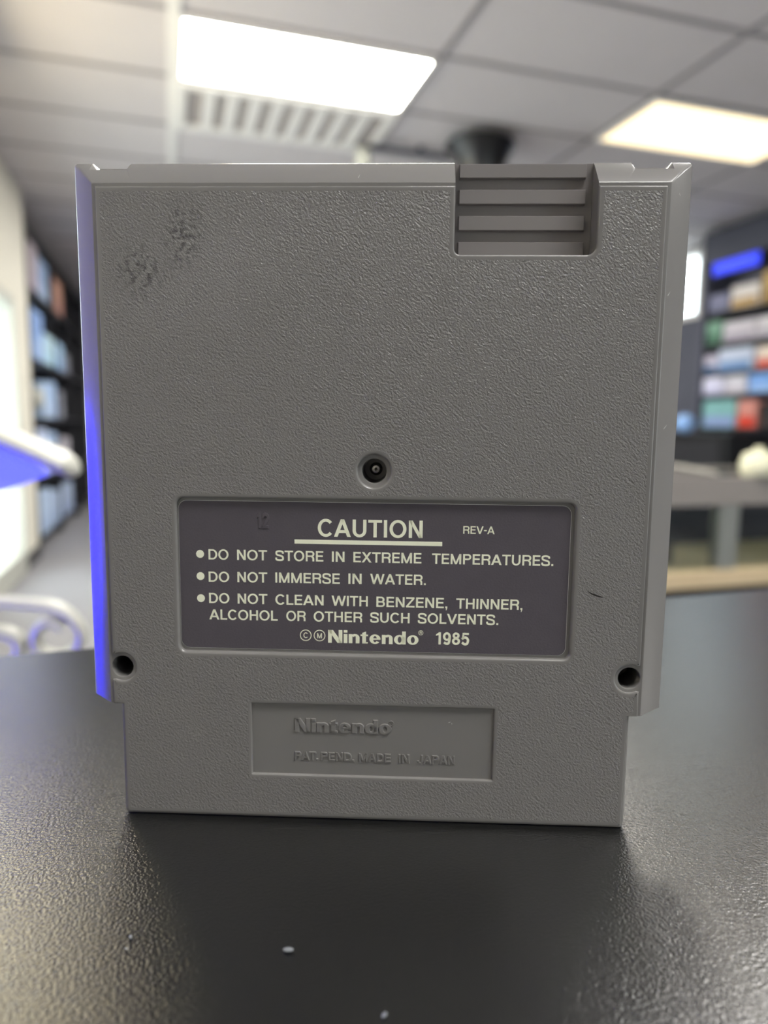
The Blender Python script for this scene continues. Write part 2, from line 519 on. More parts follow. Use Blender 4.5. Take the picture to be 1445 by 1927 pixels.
def fill(mb, outer, holes, d):
    vs, es = [], []
    for lp in [outer] + holes:
        k = len(vs)
        vs += [Vector(p) for p in lp]
        es += [(k + i, k + (i + 1) % len(lp)) for i in range(len(lp))]
    r = delaunay_2d_cdt(vs, es, [], 0, 1e-7)
    V, F = r[0], r[2]
    fs = []
    for f in F:
        c = ((V[f[0]].x + V[f[1]].x + V[f[2]].x) / 3, (V[f[0]].y + V[f[1]].y + V[f[2]].y) / 3)
        if inside(c, outer) and not any(inside(c, h) for h in holes):
            fs.append(list(f))
    mb.add(P3([(q.x, q.y) for q in V], d), fs)

SCR = [(-52.1, 32.4), (52.1, 32.4)]
GX_0, GX_1, GZ = 14.75, 41.45, 115.1            # finger grip opening
notch_l = arc(GX_0 + 1.1, GZ + 1.1, 1.1, 180, 270, 6)   # from left wall down to the bottom
notch_r = arc(GX_1 - 1.8, GZ + 1.8, 1.8, 270, 360, 6)
PX, PT, TX, TB, SH = 54.15, 127.6, 52.1, 0.5, 24.4
def screw_arc(side):
    cx, cz, r = side * 52.1, 32.4, 2.95
    a = math.degrees(math.acos((PX - 52.1) / r))
    if side > 0:     # travelling upwards on the right edge: around the left of the hole
        return [(PX, cz - 2.7)] + arc(cx, cz, r, -a - 16, -360 + a + 16, 18) + [(PX, cz + 2.7)]
    return [(-PX, cz + 2.7)] + arc(cx, cz, r, 180 - a - 16, 180 - 360 + a + 16, 18) + [(-PX, cz - 2.7)]
panel = (arc(-TX + .9, TB + .9, .9, 180, 270, 5) + arc(TX - .6, TB + .6, .6, 270, 360, 5)
         + [(TX, SH), (PX, SH)] + screw_arc(1) + [(PX, PT), (GX_1, PT)]
         + notch_r[::-1] + notch_l[::-1]
         + [(GX_0, PT), (-PX, PT)] + screw_arc(-1) + [(-PX, SH), (-TX, SH)])
lab_o = rrect(-40.3, 40.3, 35.6, 68.35, 1.9)
emb_o = rrect(-25.35, 25.35, 9.55, 25.55, .35, 3)
ctr_o = circle(-.05, 73.75, 3.85)

sh = MB()
EDGE = [(.42, 0.0), (.25, .03), (.10, .13), (.02, .28), (0, .45)]     # rounded rim of the raised panel
sh.use(M['grain'])
fill(sh, inset(panel, .95), [inset(lab_o, -.5), inset(emb_o, -.45), circle(-.05, 73.75, 4.15)], 0)
sh.use(M['smooth'])
sh.stack([P3(inset(panel, .95), 0)] + [P3(inset(panel, o), d) for o, d in EDGE], flip=True)
# label recess
sh.stack([P3(inset(lab_o, -.5), 0)] + [P3(inset(lab_o, o), d) for o, d in ((0, 0), (.16, .04), (.32, .16), (.44, .36), (.5, .95))])
fill(sh, inset(lab_o, .5), [], .95)
# recess with the raised maker's name
sh.stack([P3(inset(emb_o, -.45), 0)] + [P3(inset(emb_o, o), d) for o, d in ((0, 0), (.12, .04), (.22, .14), (.28, .28), (.33, .6))])
fill(sh, inset(emb_o, .33), [], .6)
# centre screw well: rounded lip, ledge, deep hole
sh.stack([P3(circle(-.05, 73.75, 4.15), 0)] + [P3(circle(-.05, 73.75, r), d) for r, d in
         ((3.85, 0), (3.6, .05), (3.4, .2), (3.3, .8), (3.2, .85), (2.75, .9), (2.5, .98), (2.4, 1.2))])
sh.use(M['hole'])
sh.stack([P3(circle(-.05, 73.75, r), d) for r, d in ((2.4, 1.2), (2.3, 9.0))]); fill(sh, circle(-.05, 73.75, 2.3), [], 9.0)

# body: lip round the panel, bevel to the rim, shell behind it; open at the finger grip, with two notches in the top
NOT = [(-56.6, -49.2), (48.9, 56.3)]            # notches (outer / inner x)
def body(d, X, TP, r, bot=24.5):
    def top(x0, x1):                             # points of one top run, travelling left (x decreasing)
        return [(x0, TP), (x1, TP)]
    zc = min(TP, 131.75)
    sq = min(1.0, (X - r - .4) / 56.7)           # keep the notch ends inside the corner on the lower, narrower levels
    pts = [(X, bot)]
    pts += arc(X - r, TP - r, r, 0, 90, 5)
    for xo in (NOT[1],):
        s0, s1 = xo[1] * sq, xo[0] * sq
        pts += [(s0, TP), (s0 - (0.9 if TP > 132 else 0) - (TP - zc) * .2, zc), (s1 + .25 * (TP > 132), zc), (s1, min(TP, zc + 1.2)), (s1 - .35, TP)]
    pts += [(GX_1 + max(0, d - 2.5) * .02, TP)]
    pts += notch_r[::-1] + notch_l[::-1]
    pts += [(GX_0, TP)]
    s0, s1 = NOT[0][1] * sq, NOT[0][0] * sq
    pts += [(s0 + .35, TP), (s0, min(TP, zc + 1.2)), (s0 - .25 * (TP > 132), zc), (s1 + (0.9 if TP > 132 else 0) + (TP - zc) * .2, zc), (s1, TP)]
    pts += arc(-X + r, TP - r, r, 90, 180, 5)
    pts += [(-X, bot)]
    return pts
LV = [(.45, 54.75, 128.25, .25), (.55, 54.95, 128.45, .3), (3.62, 58.35, 131.76, .5), (5.1, 60.0, 133.25, .75), (5.45, 60.3, 133.48, .8), (5.8, 60.4, 133.55, .8), (8.5, 60.4, 133.55, .8)]
sh.use(M['smooth'])
loops = [body(*q) for q in LV]
sh.stack([P3(l, q[0]) for l, q in zip(loops, LV)], flip=True)
fill(sh, loops[0], [inset(lab_o, -1.2), circle(-.05, 73.75, 4.6)] + [circle(c[0], c[1], 2.42) for c in SCR], .45)
sh.add(P3([(-60.4, 24.5), (60.4, 24.5)], 8.5) + P3([(60.3, 24.5), (-60.3, 24.5)], 5.45) , [(0, 1, 2, 3)])
sh.add(P3([(-60.3, 24.5), (60.3, 24.5)], 5.45) + P3([(54.75, 24.5), (-54.75, 24.5)], .45), [(0, 1, 2, 3)])
# tongue that plugs into the console
tg = lambda x, z0, r: arc(x - r, z0 + r, r, -90, 0, 4) + [(x, 25.0), (-x, 25.0)] + arc(-x + r, z0 + r, r, 180, 270, 4)
tl = [(.45, 52.2, .32, .9), (.62, 52.5, .1, .9), (1.0, 52.68, .0, .9), (8.5, 52.7, 0.0, .9)]
sh.stack([P3(tg(*q[1:]), q[0]) for q in tl], flip=True)
fill(sh, tg(52.2, .32, .9), [inset(emb_o, -1.2)], .45)
# the two corner screw wells
for c in SCR:
    sh.use(M['smooth'])
    sh.stack([P3(circle(c[0], c[1], r), d) for r, d in ((2.42, .45), (2.3, .5), (2.22, .65), (2.2, 2.5))])
    sh.use(M['hole'])
    sh.stack([P3(circle(c[0], c[1], r), d) for r, d in ((2.2, 2.5), (2.15, 8.4))]); fill(sh, circle(c[0], c[1], 2.15), [], 8.4)
sh.build('back_shell', cart, smooth=25, weld=2e-6, recalc=False)

# front half of the shell, behind the rim
fs = MB().use(M['smooth'])
fr_l = lambda X, tp, bot, r: arc(X - r, bot + r, r, -90, 0, 4) + arc(X - r, tp - r, r, 0, 90, 5) + arc(-X + r, tp - r, r, 90, 180, 5) + arc(-X + r, bot + r, r, 180, 270, 4)
fq = [(8.52, 60.3, 133.5), (8.6, 60.4, 133.6), (16.2, 60.2, 133.5), (16.8, 59.7, 133.0)]
ll = [fr_l(x, tp, 24.5, .6) for d, x, tp in fq]
fs.stack([P3(l, q[0]) for l, q in zip(ll, fq)])
fill(fs, ll[0], [], 8.52); fill(fs, ll[-1], [], 16.8)
l2 = [fr_l(x, 25.0, z, .8) for d, x, z in ((8.52, 52.7, 0.0), (16.2, 52.6, 0.0), (16.8, 52.2, .4))]
fs.stack([P3(l, d) for l, d in zip(l2, (8.52, 16.2, 16.8))])
fill(fs, l2[0], [], 8.52); fill(fs, l2[-1], [], 16.8)
fs.build('front_shell', cart, smooth=32, weld=2e-6)

# ribbed finger grip
gp = MB().use(M['groove'])
FD = 5.6
gz1 = 133.35
gp.add(P3([(GX_0 - .3, GZ - .3), (GX_1 + .3, GZ - .3), (GX_1 + .3, gz1), (GX_0 - .3, gz1)], FD), [(0, 1, 2, 3)])
gp.add(P3([(GX_0 - .3, gz1), (GX_1 + .3, gz1)], FD) + P3([(GX_1 + .3, gz1), (GX_0 - .3, gz1)], 8.5), [(0, 1, 2, 3)])
def rib(z0, z1, x0=15.75, x1=40.0):
    a = [(x0, z0), (x1, z0), (x1, z1), (x0, z1)]
    gp.stack([P3(inset(a, -.05), FD), P3(a, FD - .95), P3(inset(a, .07), FD - 1.05)])
    gp.add(P3(inset(a, .07), FD - 1.05), [(0, 1, 2, 3)])
for z0, z1 in ((130.45, 133.0), (125.65, 128.25), (120.75, 123.4)):
    rib(z0, z1)
rib(115.2, 118.5)
gp.build('finger_grip', cart, smooth=30)

# screws down the wells
def screw(cx, cz, d, r):
    m = MB().use(M['screw'])
    m.stack([P3(circle(cx, cz, q, 24), d - h) for q, h in ((r * 1.5, 0), (r * 1.5, .3), (r * 1.25, .55), (r, .62), (r * .95, 1.3), (r * .8, 1.55), (r * .35, 1.6), (r * .3, 1.1), (.02, 1.0))])
    return m.build('screw', cart, smooth=40)
screw(-.05, 73.75, 8.9, .95)
screw(-51.2, 32.7, 8.3, .8)
screw(50.9, 32.7, 8.3, .8)

# ---- lettering: a stroke alphabet (cap height 1) made of convex pieces and ribbons
def ring(cx, cz, rx, rz, wx, wz, a0=0, a1=360, n=28):
    closed = abs(a1 - a0) >= 360
    m = n if closed else n + 1
    an = [radians(a0 + (a1 - a0) * i / n) for i in range(m)]
    o = [(cx + rx * cos(a), cz + rz * sin(a)) for a in an]
    i = [(cx + (rx - wx) * cos(a), cz + (rz - wz) * sin(a)) for a in an]
    return ('strip', o, i, closed)
def rc(x0, z0, x1, z1): return ('poly', [(x0, z0), (x1, z0), (x1, z1), (x0, z1)])
def par(x0, z0, x1, z1, t): return ('poly', [(x0, z0), (x0 + t, z0), (x1 + t, z1), (x1, z1)] if z1 > z0 else [(x1, z1), (x1 + t, z1), (x0 + t, z0), (x0, z0)])
def path(pts, w):
    L, R = [], []
    for i, p in enumerate(pts):
        a = Vector(pts[min(i + 1, len(pts) - 1)]) - Vector(pts[max(i - 1, 0)])
        a.normalize()
        n = Vector((-a.y, a.x)) * w / 2
        L.append((p[0] - n.x, p[1] - n.y)); R.append((p[0] + n.x, p[1] + n.y))
    return ('strip', L, R, False)
def spline(pts, k=5):
    out = []
    for i in range(len(pts) - 1):
        p0, p1, p2, p3 = (Vector(pts[max(i - 1, 0)]), Vector(pts[i]), Vector(pts[i + 1]), Vector(pts[min(i + 2, len(pts) - 1)]))
        for s in range(k):
            t = s / k
            q = 0.5 * ((2 * p1) + (p2 - p0) * t + (2 * p0 - 5 * p1 + 4 * p2 - p3) * t * t + (3 * p1 - p0 - 3 * p2 + p3) * t ** 3)
            out.append((q.x, q.y))
    out.append(pts[-1])
    return out

def glyph(c, w):
    """-> (pieces, width, left bearing, right bearing)"""
    hz = w * .86
    s, r_, d_ = .085, .05, .015
    if c == 'A': W = .98; t = w * 1.12; return [par(0, 0, W / 2 - t / 2, 1, t), par(W - t, 0, W / 2 - t / 2, 1, t), rc(.22, .22, W - .22, .22 + hz)], W, d_, d_
    if c in 'BPR':
        W = .78 if c == 'B' else .76 if c == 'P' else .82
        if c == 'B':
            h1 = .5 + hz / 2; r1 = h1 / 2; r2 = (1 - .5 + hz / 2) / 2
            return [rc(0, 0, w, 1), rc(w * .9, 0, W - r1 + .01, hz), rc(w * .9, .5 - hz / 2, W - r1 + .01, .5 + hz / 2), rc(w * .9, 1 - hz, W - r1 - .03, 1),
                    ring(W - r1, r1, r1, r1, w, hz, -90, 90, 14), ring(W - r2 - .04, 1 - r2, r2, r2, w, hz, -90, 90, 14)], W, s, r_
        h0 = .42; r1 = (1 - h0) / 2
        p = [rc(0, 0, w, 1), rc(w * .9, 1 - hz, W - r1 + .01, 1), rc(w * .9, h0, W - r1 + .01, h0 + hz), ring(W - r1, h0 + r1, r1, r1, w, hz, -90, 90, 14)]
        if c == 'R': p += [rc(W - w - .02, 0, W - .02, .30), ring(W - .02 - .26, .27, .26, .24, w, hz, 0, 90, 8)]
        return p, W, s, r_
    if c == 'C': W = .88; return [ring(.47, .5, .47, .52, w, hz, 40, 320, 30)], W, r_, r_
    if c == 'D': W = .84; return [rc(0, 0, w, 1), rc(w * .9, 0, W - .44, hz), rc(w * .9, 1 - hz, W - .44, 1), ring(W - .45, .5, .45, .5, w, hz, -90, 90, 20)], W, s, r_
    if c == 'E': W = .70; return [rc(0, 0, w, 1), rc(w * .9, 0, W, hz), rc(w * .9, .5 - hz / 2 + .02, W - .05, .5 + hz / 2 + .02), rc(w * .9, 1 - hz, W - .01, 1)], W, s, r_
    if c == 'H': W = .80; return [rc(0, 0, w, 1), rc(W - w, 0, W, 1), rc(w * .9, .5 - hz / 2 + .02, W - w * .9, .5 + hz / 2 + .02)], W, s, s
    if c == 'I': return [rc(0, 0, w, 1)], w, s, s
    if c == 'J': W = .62; return [rc(W - w, .3, W, 1), ring(W / 2, .32, W / 2, .34, w, hz, -180, 0, 16)], W, .03, s
    if c == 'L': W = .64; return [rc(0, 0, w, 1), rc(w * .9, 0, W, hz)], W, s, .03
    if c == 'M': W = .98; t = w * 1.0; return [rc(0, 0, w, 1), rc(W - w, 0, W, 1), par(W / 2 - t / 2, 0, 0, 1, t), par(W / 2 - t / 2, 0, W - t, 1, t)], W, s, s
    if c == 'N': W = .80; t = w * 1.12; return [rc(0, 0, w, 1), rc(W - w, 0, W, 1), par(W - t, 0, 0, 1, t)], W, s, s
    if c == 'O': W = .98; return [ring(.49, .5, .49, .52, w, hz)], W, r_, r_
    if c == 'S':
        W = .80; h = w / 2
        pts = [(W - h, .70), (W * .86, .86), (W * .5, 1.015 - hz / 2), (W * .17, .88), (h + .005, .735), (W * .2, .59), (W * .5, .515), (W * .82, .42), (W - h, .275), (W * .85, .11), (W * .5, -.015 + hz / 2), (W * .14, .12), (h - .01, .31)]
        return [path(spline(pts), w * .95)], W, r_, r_
    if c == 'T': W = .80; return [rc(0, 1 - hz, W, 1), rc(W / 2 - w / 2, 0, W / 2 + w / 2, 1 - hz * .9)], W, .02, .02
    if c == 'U': W = .80; return [rc(0, .36, w, 1), rc(W - w, .36, W, 1), ring(W / 2, .37, W / 2, .385, w, hz, -180, 0, 20)], W, s, s
    if c == 'V': W = .94; t = w * 1.12; return [par(W / 2 - t / 2, 0, 0, 1, t), par(W / 2 - t / 2, 0, W - t, 1, t)], W, d_, d_
    if c == 'W':
        W = 1.36; t = w * 1.06; q = W / 4
        return [par(q + .02 - t / 2, 0, 0, 1, t), par(q + .02 - t / 2, 0, W / 2 - t / 2, 1, t), par(W - q - .02 - t / 2, 0, W / 2 - t / 2, 1, t), par(W - q - .02 - t / 2, 0, W - t, 1, t)], W, d_, d_
    if c == 'X': W = .92; t = w * 1.2; return [par(0, 0, W - t - .02, 1, t), par(W - t, 0, .02, 1, t)], W, d_, d_
    if c == 'Z': W = .78; t = w * 1.15; return [rc(0, 0, W, hz), rc(.02, 1 - hz, W - .02, 1), par(0, hz * .9, W - t - .01, 1 - hz * .9, t)], W, .04, .04
    if c == '.': return [rc(0, 0, w, w)], w, s, s
    if c == ',': return [rc(0, 0, w, w), ('poly', [(w * .25, -.2), (w * .55, -.2), (w, 0), (w * .45, 0)])], w, s, s
    if c == '-': return [rc(0, .38, .36, .38 + hz)], .36, .05, .05
    if c == '1': W = .42; return [rc(W - w, 0, W, 1), ('poly', [(0, .70), (W - w * .9, .78), (W - w * .9, .98), (0, .82)])], W, .1, .12
    if c == '9': W = .66; return [ring(.33, .66, .33, .355, w, hz), path(spline([(W - w / 2, .66), (W - w / 2 - .01, .4), (W * .72, .12), (W * .45, hz / 2 - .01), (.09, .17)]), w)], W, r_, r_
    if c == '8': W = .68; return [ring(.34, .285, .34, .30, w, hz), ring(.34, .75, .295, .265, w * .95, hz)], W, r_, r_
    if c == '5': W = .66; return [rc(.10, 1 - hz, W - .03, 1), ('poly', [(.04, .44), (.04 + w * .8, .5), (.10 + w * .8, .92), (.10, .92)]), path(spline([(.06, .47), (.2, .585), (.4, .60), (W - w / 2 - .02, .47), (W - w / 2, .31), (.48, .10), (.28, .06), (.07, .20)]), w)], W, r_, r_
    if c == '2': W = .66; return [path(spline([(.08, .68), (.14, .86), (.33, .93), (.55, .84), (.57, .66), (.4, .42), (.1, .08)]), w), rc(0, 0, W, hz)], W, r_, r_
    raise KeyError(c)

def logo(c):
    v, h = .255, .125
    if c == 'N': W = .98; return [rc(0, 0, v, 1), rc(W - v, 0, W, 1), par(W - v * 1.3, 0, 0, 1, v * 1.3)], W
    if c == 'i': return [rc(0, 0, v, .70), rc(0, .82, v, 1)], v
    if c == 'n': W = .74; return [rc(0, 0, v, .70), rc(W - v, 0, W, .46), ring(W - .31, .44, .31, .28, v, .15, 0, 155, 14)], W
    if c == 't': W = .50; return [('poly', [(.1, 0), (.1 + v, 0), (.1 + v, .93), (.1, .82)]), rc(-.02, .57, W, .70), rc(.1, 0, W - .02, .11)], W
    if c == 'e': W = .76; return [ring(.38, .355, .38, .37, v, h, 0, 322, 26), rc(.14, .31, .75, .42)], W
    if c == 'd': W = .80; return [ring(.38, .355, .38, .37, v, h), rc(W - v, 0, W, 1)], W
    if c == 'o': return [ring(.39, .355, .39, .37, v, h)], .78

def lay(word, w, is_logo=False):
    x, out = 0.0, []
    for i, c in enumerate(word):
        if is_logo:
            p, W = logo(c); lb = rb = .045
        else:
            p, W, lb, rb = glyph(c, w)
        if i: x += lb
        out.append((p, x))
        x += W + (rb if i < len(word) - 1 else 0)
    return out, x

def emit(mb, piece, f, d0, d1, bev):
    """one piece of a letter from depth d0 (base) up to d1 (top); f maps glyph units to mm"""
    if piece[0] == 'poly':
        top = [f(*p) for p in piece[1]]
        if sum(top[i - 1][0] * top[i][1] - top[i][0] * top[i - 1][1] for i in range(len(top))) < 0:
            top = top[::-1]
        base = inset(top, -bev) if bev else top
        mb.stack([P3(base, d0), P3(top, d1)])
        mb.add(P3(top, d1), [list(range(len(top)))])
    else:
        o, i = [f(*p) for p in piece[1]], [f(*p) for p in piece[2]]
        ob, ib = [], []
        for a, c in zip(o, i):
            q = Vector(a) - Vector(c); q.normalize(); q *= bev
            ob.append((a[0] + q.x, a[1] + q.y)); ib.append((c[0] - q.x, c[1] - q.y))
        n = len(o)
        vs = P3(ob, d0) + P3(o, d1) + P3(i, d1) + P3(ib, d0)
        fs = []
        rng = range(n) if piece[3] else range(n - 1)
        for k in rng:
            j = (k + 1) % n
            for q in range(3):
                fs.append((q * n + k, q * n + j, (q + 1) * n + j, (q + 1) * n + k))
        if not piece[3]:
            fs.append((0, n, 2 * n, 3 * n)); fs.append((n - 1, 2 * n - 1, 3 * n - 1, 4 * n - 1))
        mb.add(vs, fs)

def word(mb, txt, x0, x1, z0, cap, d0, d1, w=.175, bev=0.0, is_logo=False):
    lt, W = lay(txt, w, is_logo)
    sx = (x1 - x0) / W
    for pieces, gx in lt:
        for p in pieces:
            emit(mb, p, lambda X, Z, gx=gx: (x0 + (gx + X) * sx, z0 + Z * cap), d0, d1, bev)

# the paper label
LX0, LX1, LZ0, LZ1, LD = -39.62, 39.12, 36.72, 67.32, .84
lb = MB().use(M['label'])
lo = rrect(LX0, LX1, LZ0, LZ1, 1.7, 8)
fill(lb, lo, [], LD)
lb.use(M['label_edge'])
lb.stack([P3(lo, LD), P3(inset(lo, -.07), LD + .03), P3(inset(lo, -.07), .96)])
label = lb.build('warning_label', cart)
label['label'] = 'charcoal paper warning label with cream print'
D0, D1 = LD, LD - .025
CAP = 2.12
def line(name, words, caps=CAP, w=.178):
    m = MB().use(M['ink'])
    for t_, x0, x1, z in words:
        word(m, t_, x0, x1, z, caps, D0, D1, w)
    return m, name
m, _ = line('h', [('CAUTION', -11.35, 9.76, 60.4)], 3.55, .19)
m.add(P3([(-16.07, 58.85), (13.73, 58.85), (13.73, 59.72), (-16.07, 59.72)], D1), [(0, 1, 2, 3)])
m.build('heading', label, weld=0)
m, _ = line('r', [('REV-A', 17.86, 24.13, 61.45)], 1.55, .17); m.build('revision_mark', label, weld=0)
def bullet(m, z):
    m.add(P3(circle(-35.42, z, .82, 32), D1), [list(range(32))])
m, _ = line('l', [('DO', -33.69, -29.58, 55.27), ('NOT', -27.83, -21.68, 55.27), ('STORE', -19.99, -10.21, 55.26), ('IN', -8.48, -5.91, 55.25), ('EXTREME', -4.12, 9.62, 55.24), ('TEMPERATURES.', 11.75, 35.99, 55.21)])
bullet(m, 56.38); m.build('warning_line', label, weld=0)
m, _ = line('l', [('DO', -33.75, -29.5, 50.64), ('NOT', -27.83, -21.68, 50.67), ('IMMERSE', -20.03, -6.85, 50.72), ('IN', -5.11, -2.41, 50.77), ('WATER.', -.68, 10.59, 50.8)])
bullet(m, 51.78); m.build('warning_line', label, weld=0)
m, _ = line('l', [('DO', -33.75, -29.54, 46.18), ('NOT', -27.84, -21.7, 46.17), ('CLEAN', -20.06, -10.15, 46.15), ('WITH', -8.52, -1.12, 46.13), ('BENZENE,', .62, 15.03, 46.1), ('THINNER,', 16.82, 30.16, 46.07),
                  ('ALCOHOL', -33.78, -19.6, 42.73), ('OR', -17.84, -13.84, 42.76), ('OTHER', -12.2, -2.23, 42.77), ('SUCH', -.61, 7.44, 42.8), ('SOLVENTS.', 9.12, 25.41, 42.83)])
bullet(m, 47.16); m.build('warning_line', label, weld=0)
def ringed(m, ch, cx, cz, r, cap, t_, d0, d1, w, bev=0.0):
    emit(m, ring(cx, cz, r, r, t_, t_, n=36), lambda X, Z: (X, Z), d0, d1, bev)
    _, W = lay(ch, w)
    k = cap * W * .92
    word(m, ch, cx - k / 2, cx + k / 2, cz - cap / 2, cap, d0, d1, w, bev)
m, _ = line('m', [('1985', 12.86, 19.62, 38.5)], 2.55, .2)
ringed(m, 'C', -13.84, 39.8, 1.2, 1.15, .16, D0, D1, .17)
ringed(m, 'M', -10.99, 39.8, 1.2, 1.1, .16, D0, D1, .17)
word(m, 'Nintendo', -9.23, 9.32, 38.33, 2.72, D0, D1, 0, is_logo=True)
ringed(m, 'R', 9.76, 40.85, .5, .55, .08, D0, D1, .15)
m.build('maker_line', label, weld=0)
m = MB().use(M['label'])
word(m, '12', -23.72, -21.3, 61.9, 3.0, LD + .01, LD - .15, .2, .12)
m.build('stamped_number', label, weld=0)
# raised writing in the lower recess
m = MB().use(M['smooth'])
word(m, 'Nintendo', -16.09, 3.97, 19.18, 2.85, .62, .36, 0, .12, True)
ringed(m, 'R', 3.98, 21.45, .52, .5, .1, .62, .45, .16, .05)
m.build('raised_logo', cart, weld=0)
m = MB().use(M['smooth'])
for t_, x0, x1 in (('PAT.', -16.12, -11.28), ('PEND.', -10.6, -3.72), ('MADE', -2.64, 3.97), ('IN', 5.65, 7.84), ('JAPAN', 9.56, 17.24)):
    word(m, t_, x0, x1, 12.98 - (x0 + 16) * .003, 1.78, .62, .42, .17, .09)
m.build('raised_lettering', cart, weld=0)
# scuffs
m = MB().use(M['scuff'])
m.add(P3([(42.5, 50.6), (43.6, 49.75), (44.6, 49.35), (45.95, 49.05), (45.6, 49.35), (44.5, 49.75), (43.6, 50.05)], -.012), [list(range(7))])
o = m.build('scuff_mark', cart); o['label'] = 'short black scuff mark'
for x, z, d, l, a in ((16.0, 22.0, .59, .35, 20), (16.5, 21.7, .59, .2, 100), (-3.6, 129.6, 1.6, .6, 60), (56.2, 129.0, 2.2, .5, 100), (57.0, 127.2, 2.6, .9, 110), (55.6, 108.0, 1.2, .8, 60), (56.8, 83.0, 2.1, .7, 55)):
    c, s_ = cos(radians(a)), sin(radians(a))
    if d > 1: d -= .1
    q = [(x - c * l, z - s_ * l), (x + s_ * .05, z - c * .05), (x + c * l, z + s_ * l), (x - s_ * .05, z + c * .05)]
    m = MB().use(M['nick'])
    m.add(P3(q, d), [(0, 1, 2, 3)])
    o = m.build('nick_mark', cart); o['label'] = 'pale nick in the plastic'

# lint on the counter
for k, (x, y, r, lab) in enumerate(((.0160, .1010, .00075, 'pale oval lint flake on the counter in front of the cartridge'),
                                    (.0270, .0850, .0005, 'tiny pale lint speck at the near edge of view on the counter'),
                                    (-.0080, .1110, .0004, 'tiny white speck on the counter near the shadow edge'),
                                    (-.0085, .1085, .0003, 'second tiny white speck just below the shadow edge speck'))):
    m = MB().use(M['lint'])
    m.lathe([(.3 * r, 0), (r, .25 * r), (1.05 * r, .5 * r), (.6 * r, .8 * r), (.1 * r, .9 * r)], n=10)
    o = m.build('lint_speck', smooth=60)
    o.location = (x, y, CTOP + .0001)
    o.scale = (1.1, .6, .8)
    o.rotation_euler = (0, 0, -.3 + k)
    tag(o, lab, 'lint')

# ------------------------------------------------------------------ low side table and the white stand beyond the counter
t = thing('side_table', 'low white table behind the counter under the white stand', 'table', (-.44, .455, 0))
b = MB().use(M['white']); b.rbox(-.42, .38, -.10, .13, .76, .79, .004); b.build('tabletop', t)
for x in (-.38, .34):
    for y in (-.07, .10):
        b = MB().use(M['white']); b.box(x - .02, x + .02, y - .02, y + .02, 0, .76); b.build('leg', t)

def at(px, z, y=.55):
    return (px, y, CAM_Z + z)
t = thing('scroll_stand', 'white stand with sloping top, blue lit panel and scroll foot beyond the counter edge', 'display stand', (-.3, .52, .79))
IM = Matrix.Translation((.3, -.52, -.79))
def LT(p): return IM @ Vector(p)
m = MB().use(M['stand'])
A, B = Vector((-.40, .55, CAM_Z + .130)), Vector((-.071, .55, CAM_Z - .0295))
tp = [A.lerp(B, k / 20) for k in range(21)]
tp += [B + Vector((.003, 0, -.0015)), B + Vector((.006, 0, -.003)), B + Vector((.0085, 0, -.0045))]
loops = []
for i, p in enumerate(tp):
    s_ = 1.0 if i <= 20 else (.9, .7, .3)[i - 21]
    loops.append([LT(p + Vector((0, .035 * cos(a) * s_, .009 * sin(a) * s_))) for a in [2 * pi * k / 14 for k in range(14)]])
m.stack(loops); m.add(loops[0], [list(range(14))]); m.add(loops[-1], [list(range(14))])
m.build('sloping_top', t, smooth=50)
m = MB().use(M['blue_glow'])
und = [(-.145, -.004), (-.09, -.032), (-.084, -.038), (-.10, -.044), (-.12, -.05), (-.13, -.051), (-.145, -.05)]
f0 = [LT((x, .533, CAM_Z + z)) for x, z in und]; f1 = [LT((x, .565, CAM_Z + z)) for x, z in und]
m.stack([f0, f1]); m.add(f0, [list(range(7))]); m.add(f1, [list(range(7))])
o = m.build('lit_panel', t); o['label'] = 'blue glowing acrylic panel'
m = MB().use(M['blue_led'])
rot = Matrix.Translation((-.3, .1, 0)) @ Matrix.Rotation(radians(52), 4, 'Z')
m.rbox(-.055, .055, -.006, .006, .0, .30, .003, Matrix.Translation((-.17, .0, 0)) @ Matrix.Rotation(radians(50), 4, 'Z'))
o = m.build('led_panel', t); o['label'] = 'deep blue glowing LED panel'
m = MB().use(M['stand'])
rib_ = [(-.40, -.118), (-.25, -.122), (-.13, -.128), (-.105, -.1305), (-.085, -.134), (-.0745, -.1405), (-.0675, -.1505), (-.0665, -.160), (-.071, -.1685), (-.080, -.1725), (-.090, -.1705), (-.0965, -.1635), (-.097, -.155), (-.0925, -.148), (-.0845, -.146), (-.0785, -.150)]
rp = spline(rib_, 4)
m.tube([LT((x, .55, CAM_Z + z)) for x, z in rp], .010, .0042, 12)
m.build('scroll_foot', t, smooth=60)
m = MB().use(M['stand'])
m.tube([LT((x, .55, CAM_Z + z)) for x, z in spline([(-.155, -.155), (-.125, -.150), (-.108, -.158), (-.112, -.175), (-.135, -.19)], 4)], .010, .005, 12)
m.build('scroll_foot', t, smooth=60)
m = MB().use(M['stand']); m.tube([LT((-.25, .55, CAM_Z - .12)), LT((-.25, .55, .80))], .014); m.rbox(-.20, .235, .005, .055, 0, .02, .003)
m.tube([LT((-.081, .55, CAM_Z - .172)), LT((-.081, .55, .805))], .006); m.tube([LT((-.36, .55, CAM_Z + .10)), LT((-.36, .55, .80))], .012)
m.build('base', t, smooth=50)

